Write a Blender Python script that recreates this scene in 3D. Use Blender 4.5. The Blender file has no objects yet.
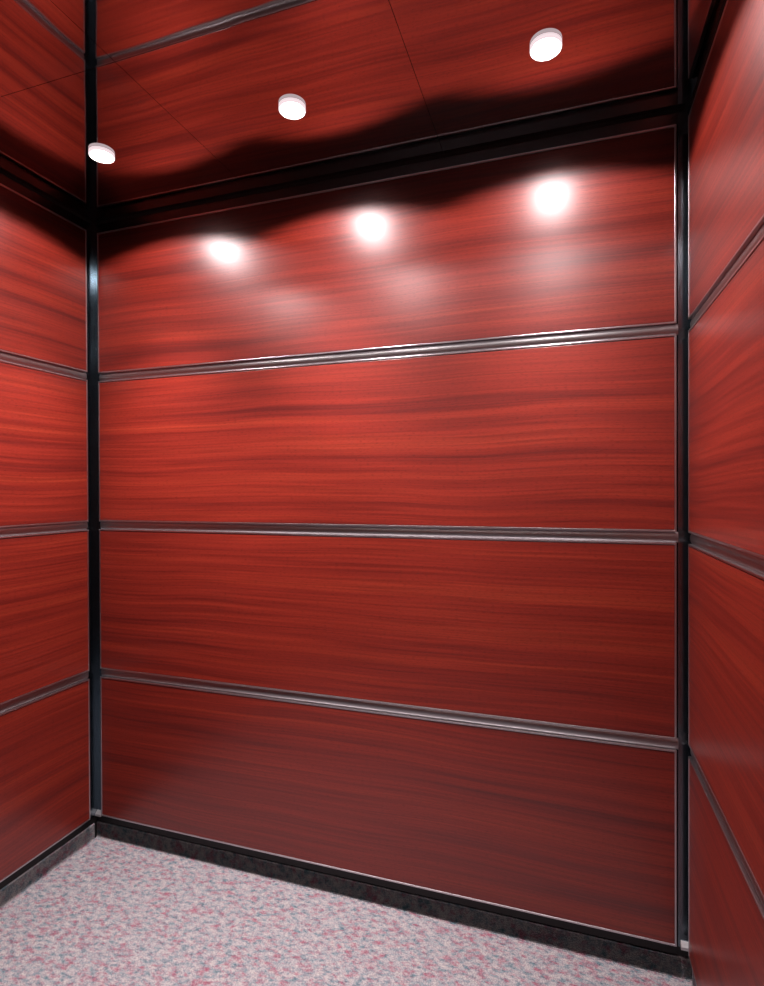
import bpy, bmesh, math, random
from mathutils import Vector, Matrix
random.seed(7)
S = bpy.context.scene
COL = S.collection
R = math.radians

# ------------------------------------------------------------------ cab dimensions (metres)
W = 2.110            # between the faces of the left and right panels
D = 1.900            # depth of the cab, back panel face (y = 0) to front wall
H = 2.481            # ceiling height
P = 0.590            # pitch of the panel rows
GAP = 0.0305         # height of the reveal between two rows
Z0 = 0.100           # bottom edge of the lowest row
T = 0.018            # panels stand this far in front of the metal reveals
BX0, BX1 = 0.0176, 2.0862     # left and right edge of the back panels
YL, YR = -0.0328, -0.0241     # rear edge of the left / right wall panels
YF = -1.87                    # front edge of the side wall panels

# ------------------------------------------------------------------ camera
cam_d = bpy.data.cameras.new('camera')
cam = bpy.data.objects.new('camera', cam_d)
COL.objects.link(cam)
S.camera = cam
cam_d.sensor_fit = 'HORIZONTAL'
cam_d.sensor_width = 36.0
cam_d.lens = 553.64 / 764 * 36.0
cam_d.clip_start = 0.01
yaw, pitch, roll = -0.3176, -0.0061, -0.0037
f = Vector((math.sin(yaw), math.cos(yaw), 0)); r = Vector((math.cos(yaw), -math.sin(yaw), 0)); u = Vector((0, 0, 1))
f, u = f * math.cos(pitch) + u * math.sin(pitch), u * math.cos(pitch) - f * math.sin(pitch)
r, u = r * math.cos(roll) + u * math.sin(roll), u * math.cos(roll) - r * math.sin(roll)
m = Matrix((r, u, -f)).transposed().to_4x4()
m.translation = Vector((1.7832, -1.7472, 1.4029))
cam.matrix_world = m

# ------------------------------------------------------------------ world and exposure
wd = bpy.data.worlds.new('world'); S.world = wd; wd.use_nodes = True
wd.node_tree.nodes['Background'].inputs['Color'].default_value = (0.5, 0.55, 0.6, 1)
wd.node_tree.nodes['Background'].inputs['Strength'].default_value = 0.0
S.view_settings.view_transform = 'Standard'
S.view_settings.look = 'None'
S.view_settings.gamma = 1.0
S.view_settings.use_curve_mapping = False
S.view_settings.exposure = 0.0
S.cycles.max_bounces = 8
S.cycles.diffuse_bounces = 0
S.cycles.glossy_bounces = 6
S.cycles.caustics_reflective = False
S.cycles.caustics_refractive = False
S.cycles.sample_clamp_indirect = 4.0

# light of the downlights (each has a tight beam, a wide spill; both start at the lens)
BEAM_W, BEAM_ANGLE = 88.0, 78
BEAM_DOOR = 0.06     # the row by the door burns this much weaker in the beam
SPILL_W, SPILL_ANGLE = 14.5, 147
LAMP_COL = (1.0, 0.88, 0.89)

# ------------------------------------------------------------------ helpers
def rootobj(o, label=None, cat=None, group=None, kind=None):
    if label: o['label'] = label
    if cat: o['category'] = cat
    if group: o['group'] = group
    if kind: o['kind'] = kind
    return o

def thing(name, label, cat, loc=(0, 0, 0), rz=0.0, group=None):
    o = bpy.data.objects.new(name, None)
    o.empty_display_size = 0.05
    COL.objects.link(o); o.location = loc; o.rotation_euler = (0, 0, rz)
    return rootobj(o, label, cat, group)

def mesh(name, bm, mat, parent=None, smooth=False, bevel=0.0, seg=2):
    bmesh.ops.recalc_face_normals(bm, faces=bm.faces)
    me = bpy.data.meshes.new(name); bm.to_mesh(me); bm.free()
    o = bpy.data.objects.new(name, me); COL.objects.link(o)
    me.materials.append(mat)
    if smooth:
        for p in me.polygons: p.use_smooth = True
    if bevel:
        b = o.modifiers.new('bevel', 'BEVEL'); b.width = bevel; b.segments = seg; b.limit_method = 'ANGLE'
    if parent: o.parent = parent
    return o

def box(bm, x0, x1, y0, y1, z0, z1):
    v = [bm.verts.new((x, y, z)) for x in (x0, x1) for y in (y0, y1) for z in (z0, z1)]
    for q in ((0,1,3,2), (4,6,7,5), (0,4,5,1), (2,3,7,6), (0,2,6,4), (1,5,7,3)):
        bm.faces.new([v[i] for i in q])

def extrude_profile(bm, prof, x0, x1):
    """closed profile of (y, z) points swept along x"""
    a = [bm.verts.new((x0, y, z)) for y, z in prof]
    b = [bm.verts.new((x1, y, z)) for y, z in prof]
    n = len(prof)
    for i in range(n):
        bm.faces.new((a[i], a[(i+1) % n], b[(i+1) % n], b[i]))
    bm.faces.new(a[::-1]); bm.faces.new(b)

def lathe(bm, prof, n=48, cap=False):
    rings = []
    for rr, z in prof:
        rings.append([bm.verts.new((rr*math.cos(2*math.pi*i/n), rr*math.sin(2*math.pi*i/n), z)) for i in range(n)])
    for k in range(len(rings)-1):
        for i in range(n):
            bm.faces.new((rings[k][i], rings[k][(i+1) % n], rings[k+1][(i+1) % n], rings[k+1][i]))
    if cap: bm.faces.new(rings[-1])

# ------------------------------------------------------------------ materials
def mat(name):
    m = bpy.data.materials.new(name); m.use_nodes = True
    nt = m.node_tree; return m, nt, nt.nodes['Principled BSDF']

def N(nt, t, **kw):
    n = nt.nodes.new(t)
    for k, v in kw.items(): setattr(n, k, v)
    return n

def ramp(nt, stops):
    n = nt.nodes.new('ShaderNodeValToRGB'); e = n.color_ramp.elements
    while len(e) < len(stops): e.new(0.5)
    for i, (p, c) in enumerate(stops):
        e[i].position = p; e[i].color = (*c, 1) if len(c) == 3 else c
    return n

def wood_material():
    m, nt, b = mat('red_mahogany_lacquer')
    L = nt.links.new
    tc = N(nt, 'ShaderNodeTexCoord'); oi = N(nt, 'ShaderNodeObjectInfo')
    off = N(nt, 'ShaderNodeVectorMath', operation='SCALE'); off.inputs[0].default_value = (17.3, 0, 31.7)
    L(oi.outputs['Random'], off.inputs['Scale'])
    add = N(nt, 'ShaderNodeVectorMath', operation='ADD')
    L(tc.outputs['Object'], add.inputs[0]); L(off.outputs[0], add.inputs[1])
    # a slow wander so that the grain lines rise and fall along the veneer
    wob = N(nt, 'ShaderNodeTexNoise'); wob.inputs['Scale'].default_value = 1.0; wob.inputs['Detail'].default_value = 1.0
    mw = N(nt, 'ShaderNodeMapping'); mw.inputs['Scale'].default_value = (1.1, 1, 1.6)
    L(add.outputs[0], mw.inputs['Vector']); L(mw.outputs[0], wob.inputs['Vector'])
    ws = N(nt, 'ShaderNodeMath', operation='MULTIPLY_ADD'); ws.inputs[1].default_value = 0.07; ws.inputs[2].default_value = -0.035
    L(wob.outputs['Fac'], ws.inputs[0])
    cx = N(nt, 'ShaderNodeCombineXYZ'); L(ws.outputs[0], cx.inputs['Z'])
    pos = N(nt, 'ShaderNodeVectorMath', operation='ADD'); L(add.outputs[0], pos.inputs[0]); L(cx.outputs[0], pos.inputs[1])
    def layer(sx, sz, scale, detail, rough=0.5):
        mp = N(nt, 'ShaderNodeMapping'); mp.inputs['Scale'].default_value = (sx, 1, sz)
        t = N(nt, 'ShaderNodeTexNoise'); t.inputs['Scale'].default_value = scale
        t.inputs['Detail'].default_value = detail; t.inputs['Roughness'].default_value = rough
        L(pos.outputs[0], mp.inputs['Vector']); L(mp.outputs[0], t.inputs['Vector']); return t
    broad = layer(0.55, 24, 1.0, 4.0, 0.5)
    fine = layer(1.6, 130, 1.0, 2.0, 0.6)
    fleck = layer(70, 420, 1.0, 1.0)
    rb = ramp(nt, [(0.30, (0.200, 0.0165, 0.012)), (0.42, (0.330, 0.027, 0.016)), (0.54, (0.420, 0.036, 0.019)), (0.70, (0.500, 0.052, 0.024))])
    L(broad.outputs['Fac'], rb.inputs['Fac'])
    rf = ramp(nt, [(0.34, (0.72, 0.66, 0.66)), (0.62, (1.10, 1.10, 1.10))]); L(fine.outputs['Fac'], rf.inputs['Fac'])
    mx = N(nt, 'ShaderNodeMix', data_type='RGBA', blend_type='MULTIPLY'); mx.inputs['Factor'].default_value = 1.0
    L(rb.outputs[0], mx.inputs['A']); L(rf.outputs[0], mx.inputs['B'])
    rk = ramp(nt, [(0.33, (0.70, 0.62, 0.62)), (0.45, (1, 1, 1))]); L(fleck.outputs['Fac'], rk.inputs['Fac'])
    mx2 = N(nt, 'ShaderNodeMix', data_type='RGBA', blend_type='MULTIPLY'); mx2.inputs['Factor'].default_value = 0.8
    L(mx.outputs['Result'], mx2.inputs['A']); L(rk.outputs[0], mx2.inputs['B'])
    L(mx2.outputs['Result'], b.inputs['Base Color'])
    b.inputs['Roughness'].default_value = 0.5
    b.inputs['Specular IOR Level'].default_value = 0.15
    b.inputs['Coat Weight'].default_value = 1.0
    b.inputs['Coat Roughness'].default_value = 0.33
    b.inputs['Coat IOR'].default_value = 1.68
    return m

def metal(name, col, rough, aniso=0.0, brush=0.0, axis='X', rot=0.0):
    m, nt, b = mat(name)
    b.inputs['Base Color'].default_value = (*col, 1); b.inputs['Metallic'].default_value = 1.0
    b.inputs['Roughness'].default_value = rough
    if aniso:
        b.inputs['Anisotropic'].default_value = aniso
        b.inputs['Anisotropic Rotation'].default_value = rot
        tg = N(nt, 'ShaderNodeTangent', direction_type='RADIAL', axis=axis)
        nt.links.new(tg.outputs[0], b.inputs['Tangent'])
    if brush:
        tc = N(nt, 'ShaderNodeTexCoord'); mp = N(nt, 'ShaderNodeMapping')
        mp.inputs['Scale'].default_value = (3, 600, 600) if axis == 'X' else (600, 600, 3)
        t = N(nt, 'ShaderNodeTexNoise'); t.inputs['Scale'].default_value = 1.0; t.inputs['Detail'].default_value = 2
        nt.links.new(tc.outputs['Object'], mp.inputs['Vector']); nt.links.new(mp.outputs[0], t.inputs['Vector'])
        bp = N(nt, 'ShaderNodeBump'); bp.inputs['Strength'].default_value = brush; bp.inputs['Distance'].default_value = 0.001
        nt.links.new(t.outputs['Fac'], bp.inputs['Height']); nt.links.new(bp.outputs[0], b.inputs['Normal'])
    return m

def carpet_material():
    m, nt, b = mat('heathered_loop_carpet')
    L = nt.links.new
    tc = N(nt, 'ShaderNodeTexCoord')
    mp = N(nt, 'ShaderNodeMapping'); mp.inputs['Rotation'].default_value = (0, 0, R(-35)); mp.inputs['Scale'].default_value = (1, 1.7, 1)
    L(tc.outputs['Object'], mp.inputs['Vector'])
    def noise(scale, detail, src, rough=0.5):
        t = N(nt, 'ShaderNodeTexNoise'); t.inputs['Scale'].default_value = scale
        t.inputs['Detail'].default_value = detail; t.inputs['Roughness'].default_value = rough
        L(src, t.inputs['Vector']); return t
    n1 = noise(42, 6, mp.outputs[0], 0.6)
    n2 = noise(38, 6, mp.outputs[0], 0.6)
    n2.noise_dimensions = '4D'; n2.inputs['W'].default_value = 5.3
    r1 = ramp(nt, [(0.32, (0.16, 0.27, 0.31)), (0.44, (0.42, 0.45, 0.48)), (0.53, (0.60, 0.54, 0.55)), (0.66, (0.70, 0.64, 0.61))])
    L(n1.outputs['Fac'], r1.inputs['Fac'])
    r2 = ramp(nt, [(0.50, (0, 0, 0)), (0.68, (1, 1, 1))]); L(n2.outputs['Fac'], r2.inputs['Fac'])
    mx = N(nt, 'ShaderNodeMix', data_type='RGBA'); L(r2.outputs[0], mx.inputs['Factor'])
    L(r1.outputs[0], mx.inputs['A']); mx.inputs['B'].default_value = (0.52, 0.19, 0.25, 1)
    # dark pits between the loops
    vo = N(nt, 'ShaderNodeTexVoronoi'); vo.inputs['Scale'].default_value = 260
    L(tc.outputs['Object'], vo.inputs['Vector'])
    rv = ramp(nt, [(0.25, (1, 1, 1)), (0.75, (0.62, 0.62, 0.66))]); L(vo.outputs['Distance'], rv.inputs['Fac'])
    m2 = N(nt, 'ShaderNodeMix', data_type='RGBA', blend_type='MULTIPLY'); m2.inputs['Factor'].default_value = 1
    L(mx.outputs['Result'], m2.inputs['A']); L(rv.outputs[0], m2.inputs['B'])
    L(m2.outputs['Result'], b.inputs['Base Color'])
    b.inputs['Roughness'].default_value = 0.95; b.inputs['Specular IOR Level'].default_value = 0.1
    bp = N(nt, 'ShaderNodeBump'); bp.inputs['Strength'].default_value = 0.6; bp.inputs['Distance'].default_value = 0.003; bp.invert = True
    L(vo.outputs['Distance'], bp.inputs['Height']); L(bp.outputs[0], b.inputs['Normal'])
    return m

def ceiling_material():
    m, nt, b = mat('dark_mirror_ceiling')
    b.inputs['Base Color'].default_value = (0.46, 0.45, 0.45, 1); b.inputs['Metallic'].default_value = 1.0
    b.inputs['Roughness'].default_value = 0.025
    tc = N(nt, 'ShaderNodeTexCoord'); t = N(nt, 'ShaderNodeTexNoise')
    t.inputs['Scale'].default_value = 5.0; t.inputs['Detail'].default_value = 1.0
    nt.links.new(tc.outputs['Object'], t.inputs['Vector'])
    bp = N(nt, 'ShaderNodeBump'); bp.inputs['Strength'].default_value = 0.07; bp.inputs['Distance'].default_value = 0.006
    nt.links.new(t.outputs['Fac'], bp.inputs['Height']); nt.links.new(bp.outputs[0], b.inputs['Normal'])
    return m

WOOD = wood_material()
TRIM = metal('bright_edge_metal', (0.62, 0.58, 0.60), 0.30)
POST_H = metal('dark_brushed_metal', (0.10, 0.11, 0.115), 0.22, aniso=0.4, axis='X')
RAIL = metal('brushed_reveal_metal', (0.36, 0.355, 0.36), 0.33)
POST = metal('brushed_corner_metal', (0.20, 0.25, 0.28), 0.19, aniso=0.3, axis='Z')
CEIL = ceiling_material()
CARPET = carpet_material()
BLACK, _nt, _b = mat('black_backing'); _b.inputs['Base Color'].default_value = (0.006, 0.006, 0.006, 1); _b.inputs['Roughness'].default_value = 0.6
SEAL, _nt, _b = mat('black_seam'); _b.inputs['Base Color'].default_value = (0.004, 0.004, 0.004, 1); _b.inputs['Roughness'].default_value = 0.8
STEEL = metal('satin_steel_front', (0.50, 0.49, 0.47), 0.30, brush=0.05, axis='Z')
SATIN = metal('satin_aluminium', (0.85, 0.85, 0.85), 0.5)
CHROME = metal('chrome', (0.80, 0.80, 0.82), 0.10)
GLOW, _nt, _b = mat('lit_lamp_lens')
_b.inputs['Base Color'].default_value = (0.9, 0.9, 0.9, 1); _b.inputs['Emission Color'].default_value = (1.0, 0.90, 0.88, 1); _b.inputs['Emission Strength'].default_value = 30.0
RIM, _nt, _b = mat('glass_rim_painted_glow')
_b.inputs['Base Color'].default_value = (0.8, 0.75, 0.76, 1); _b.inputs['Roughness'].default_value = 0.2
_b.inputs['Emission Color'].default_value = (1.0, 0.80, 0.84, 1); _b.inputs['Emission Strength'].default_value = 0.95  # glare of the lamp on its rim, put in as emission
FROST, _nt, _b = mat('frosted_ring_painted_glow')
_b.inputs['Base Color'].default_value = (0.9, 0.88, 0.88, 1); _b.inputs['Roughness'].default_value = 0.4
_b.inputs['Emission Color'].default_value = (1.0, 0.86, 0.88, 1); _b.inputs['Emission Strength'].default_value = 1.1  # lamp light on the inner wall, painted as a glow

# ------------------------------------------------------------------ room shell
TH = 0.05
def shell(name, mt, *b):
    bm = bmesh.new()
    for q in b: box(bm, *q)
    return rootobj(mesh(name, bm, mt), kind='structure')

shell('floor', CARPET, (-TH, W + TH, -D - TH, TH, -TH, 0))
shell('wall_back', BLACK, (-TH, W + TH, T, TH, 0, H))
shell('wall_left', BLACK, (-TH, -T, -D, T, 0, H))
shell('wall_right', BLACK, (W + T, W + TH, -D, T, 0, H))
DX0, DX1 = 0.45, 1.66      # sliding door opening in the front wall
shell('wall_front', STEEL, (-TH, DX0, -D - TH, -D, 0, H), (DX1, W + TH, -D - TH, -D, 0, H), (DX0, DX1, -D - TH, -D, 2.15, H))
dm = (DX0 + DX1) / 2
shell('door_1', STEEL, (DX0, dm - 0.001, -D - TH, -D - 0.02, 0.002, 2.15))
shell('door_2', STEEL, (dm + 0.001, DX1, -D - TH, -D - 0.02, 0.002, 2.15))

# ceiling: polished dark sheets with hairline seams
CX = [-T, 0.7125, 1.418, W + T]
CY = [T, -0.627, -1.254, -D]
bm = bmesh.new()
box(bm, -TH, W + TH, -D - TH, TH, H + 0.002, H + 0.04)
for i in range(3):
    for j in range(3):
        s = 0.0007
        box(bm, CX[i] + s, CX[i+1] - s, CY[j+1] + s, CY[j] - s, H, H + 0.003)
ceil_o = rootobj(mesh('ceiling', bm, CEIL), kind='structure')
ceil_o.data.materials.append(SEAL)
for p in ceil_o.data.polygons[:6]: p.material_index = 1

# small dark angle where the walls meet the ceiling
shell('trim_1', SEAL, (0, W, T - 0.006, T, H - 0.010, H))
shell('trim_2', SEAL, (-T, -T + 0.006, -D, 0, H - 0.010, H))
shell('trim_3', SEAL, (W + T - 0.006, W + T, -D, 0, H - 0.010, H))

# carpet turned up the walls as a base
BASE_H = 0.064
BASE_Y = 0.0145
def baseboard(name, L, loc, rz):
    bm = bmesh.new(); n = 6
    prof = [(T, 0.0), (T, BASE_H), (BASE_Y + 0.003, BASE_H), (BASE_Y, BASE_H - 0.004), (BASE_Y, 0.008), (BASE_Y - 0.001, 0.003), (BASE_Y - 0.004, 0.0)]
    extrude_profile(bm, prof, 0, L)
    o = mesh(name, bm, CARPET); o.location = loc; o.rotation_euler = (0, 0, rz)
    return rootobj(o, kind='structure')
baseboard('baseboard_back', W + 2*T, (-T, 0, 0), 0)
baseboard('baseboard_left', D, (0, -D, 0), R(90))
baseboard('baseboard_right', D, (W, 0, 0), R(-90))

# ------------------------------------------------------------------ wall panels
# local frame: x along the wall, y away from the room, z up; face at y = 0
TW = 0.0055        # width of the metal edge seen from the front
def make_panel(label, L, loc, rz, group):
    h = P - GAP
    t = thing('wood_panel', label, 'wall panel', loc, rz, group)
    bm = bmesh.new()
    box(bm, TW, L - TW, 0.0012, T - 0.001, TW + 0.0005, h - TW - 0.002)
    mesh('veneer_board', bm, WOOD, t, bevel=0.0008)
    bm = bmesh.new()   # picture-frame edging with mitred corners
    o = [(0, 0), (L, 0), (L, h), (0, h)]; i_ = [(TW, TW), (L - TW, TW), (L - TW, h - TW), (TW, h - TW)]
    vs = [[bm.verts.new((x, y, z)) for x, z in ring] for ring, y in ((o, 0.0), (i_, 0.0), (i_, T - 0.001), (o, T - 0.001))]
    for k in range(4):
        a, b_ = vs[k], vs[(k+1) % 4]
        for j in range(4):
            bm.faces.new((a[j], a[(j+1) % 4], b_[(j+1) % 4], b_[j]))
    mesh('edge_trim', bm, TRIM, t, bevel=0.0012)
    return t

rows = ['bottom row', 'third row from the top', 'second row from the top', 'top row']
extra = {
    'back': ['bottom red wood panel of the wide back wall, just above the carpeted base',
             'wide red wood panel of the back wall, between the lowest and middle metal reveals',
             'bright red wood panel of the back wall, between the middle and upper metal reveals',
             'top red wood panel of the back wall, with the glare of three downlights'],
    'left': ['bottom dark red wood panel of the left wall, just above the carpeted base',
             'red wood panel of the left wall, second from the bottom',
             'red wood panel of the left wall, second from the top',
             'topmost red wood panel of the left wall, dark under the mirror ceiling'],
    'right': ['nearly black bottom wood panel of the right wall, in deep shade',
              'red wood panel of the right wall, second from the bottom with slanting grain',
              'red wood panel of the right wall, second from the top below the upper reveal',
              'topmost red wood panel of the right wall, pinkish with glare'],
}
walls = {'back': (BX1 - BX0, (BX0, 0), 0.0),
         'left': (YL - YF, (0, YF), R(90)),
         'right': (YR - YF, (W, YR), R(-90))}
for w, (L, (x, y), rz) in walls.items():
    for k in range(4):
        make_panel(extra[w][k], L, (x, y, Z0 + k * P), rz, 'wood panels of the %s wall' % w)

# ------------------------------------------------------------------ metal reveals between the rows
def make_reveal(label, L, loc, rz, h, group):
    bm = bmesh.new()
    e = 0.0004
    if h > 0.035:      # flat strip with a small toe
        prof = [(T - 0.0005, e), (T - 0.0005, h - e), (T - 0.004, h - e), (T - 0.004, 0.005), (T - 0.0055, 0.0022), (T - 0.009, 0.0012), (T - 0.009, e)]
    else:              # shallow rounded bar lying between the rows, just behind their faces
        n = 14; a0 = R(30); rr = (h / 2 - e) / math.sin(a0)
        prof = [(T - 0.0005, h - e)] + [(0.0050 + rr * (1 - math.cos(a)), h / 2 + rr * math.sin(a)) for a in [a0 - 2 * a0 * k / n for k in range(n + 1)]] + [(T - 0.0005, e)]
    extrude_profile(bm, prof, 0, L)
    o = mesh('metal_reveal', bm, POST_H if h > 0.035 else RAIL)
    if h <= 0.035:
        for p in o.data.polygons:
            p.use_smooth = abs(p.normal.x) < 0.5 and p.normal.y < -0.3
        o.data.set_sharp_from_angle(angle=R(30))
    o.location = loc; o.rotation_euler = (0, 0, rz)
    return rootobj(o, label, 'metal strip', group)

PW = 0.0300   # width of the corner post legs
rl = {'back': (W - 2*0.019, (0.019, 0), 0.0), 'left': (YL - YF, (0, YF), R(90)), 'right': (YR - YF, (W, YR), R(-90))}
names = {1: 'lowest', 2: 'middle', 3: 'upper', 4: 'topmost'}
for w, (L, (x, y), rz) in rl.items():
    for k in (1, 2, 3, 4):
        h = GAP if k < 4 else H - 0.011 - (Z0 + 4*P - GAP)
        desc = {1: 'lowest brushed metal strip between the wood panels of the %s wall',
                2: 'middle brushed metal strip, near eye height, between the wood panels of the %s wall',
                3: 'upper brushed metal strip between the top two wood panels of the %s wall',
                4: 'metal strip directly below the mirror ceiling on the %s wall'}[k] % w
        make_reveal(desc, L, (x, y, Z0 + k * P - GAP), rz, h, 'horizontal metal strips of the %s wall' % w)

# ------------------------------------------------------------------ corner posts
def make_post(label, sx, x):
    t = thing('corner_post', label, 'corner post', (x, 0, 0), 0, 'corner posts')
    bm = bmesh.new()
    z0, z1 = 0.092, H - 0.001
    w1 = 0.019 + T - 0.001; w2 = (0.032 if sx > 0 else 0.0235) + T - 0.0005
    th = 0.003; e = 0.0005
    pts = [(-T + e, T - e), (-T + w1, T - e), (-T + w1, T - th), (-T + th, T - th), (-T + th, T - w2), (-T + e, T - w2)]
    a = [bm.verts.new((sx * px, py, z0)) for px, py in pts]; b = [bm.verts.new((sx * px, py, z1)) for px, py in pts]
    n = len(pts)
    for i in range(n): bm.faces.new((a[i], a[(i+1) % n], b[(i+1) % n], b[i]))
    bm.faces.new(a); bm.faces.new(b)
    mesh('corner_angle', bm, POST, t)
    bm = bmesh.new()
    xs = sorted((sx * (-T + 0.0035), sx * (-T + 0.031)))
    ya = T - 0.0035
    pr = [(ya, z0), (ya, z0 + 0.020), (ya - 0.002, z0 + 0.020), (ya - 0.012, z0 + 0.008), (ya - 0.012, z0)]
    extrude_profile(bm, pr, xs[0], xs[1])
    c = mesh('end_cap', bm, SATIN, t, bevel=0.001); c['label'] = 'bright chrome end cap'
make_post('dark vertical metal post in the rear left corner of the cab', 1, 0.0)
make_post('dark vertical metal post in the rear right corner of the cab', -1, W)

# ------------------------------------------------------------------ downlights
LX = [0.381, 1.058, 1.743]
LY = [-0.338, -0.940]
def make_downlight(label, x, y, proto=None, beam=1.0):
    t = thing('downlight', label, 'ceiling light', (x, y, H), 0, 'recessed downlights')
    if proto:
        for ch in proto.children:
            c = ch.copy(); COL.objects.link(c); c.parent = t
            if beam != 1.0 and ch.name.startswith('beam'):
                c.data = ch.data.copy(); c.data.energy = BEAM_W * beam
        return t
    bm = bmesh.new()   # frosted glass rim below the ceiling, its emission imitates the lamp's glare
    lathe(bm, [(0.0375, 0.0), (0.0380, -0.0085), (0.0375, -0.0105), (0.0362, -0.0112), (0.0356, -0.0106)], 64)
    mesh('glass_rim', bm, RIM, t, smooth=True)
    bm = bmesh.new()   # frosted inner ring, emission stands in for lamp light falling on it
    lathe(bm, [(0.0355, -0.0112), (0.0345, -0.006), (0.0325, -0.0025), (0.0300, -0.001)], 64)
    mesh('reflector_ring', bm, FROST, t, smooth=True)
    bm = bmesh.new()
    lathe(bm, [(0.0285, -0.0006), (0.0265, -0.0030), (0.018, -0.0052), (0.006, -0.006)], 48, cap=True)
    mesh('lens', bm, GLOW, t, smooth=True)
    for nm, e, ang, bl in (('beam', BEAM_W * beam, BEAM_ANGLE, 1.0), ('spill', SPILL_W, SPILL_ANGLE, 0.10)):
        ld = bpy.data.lights.new(nm, 'SPOT'); ld.energy = e; ld.color = LAMP_COL
        ld.spot_size = R(ang); ld.spot_blend = bl; ld.shadow_soft_size = 0.03 if nm == 'beam' else 0.042
        lo = bpy.data.objects.new(nm + '_light', ld); COL.objects.link(lo)
        lo.location = (0, 0, -0.013); lo.parent = t
    return t
dl = [['leftmost lit downlight of the row nearest the back wall', 'middle lit downlight of the row nearest the back wall', 'rightmost and largest-looking lit downlight of the row nearest the back wall'],
      ['left downlight of the middle row, outside the frame', 'centre downlight of the middle row, outside the frame', 'right downlight of the middle row, outside the frame']]
proto = None
for j in range(2):
    for i in range(3):
        o = make_downlight(dl[j][i], LX[i], LY[j], proto, (1.15, 1.0, 0.68)[i] if j == 0 else BEAM_DOOR)
        proto = proto or o
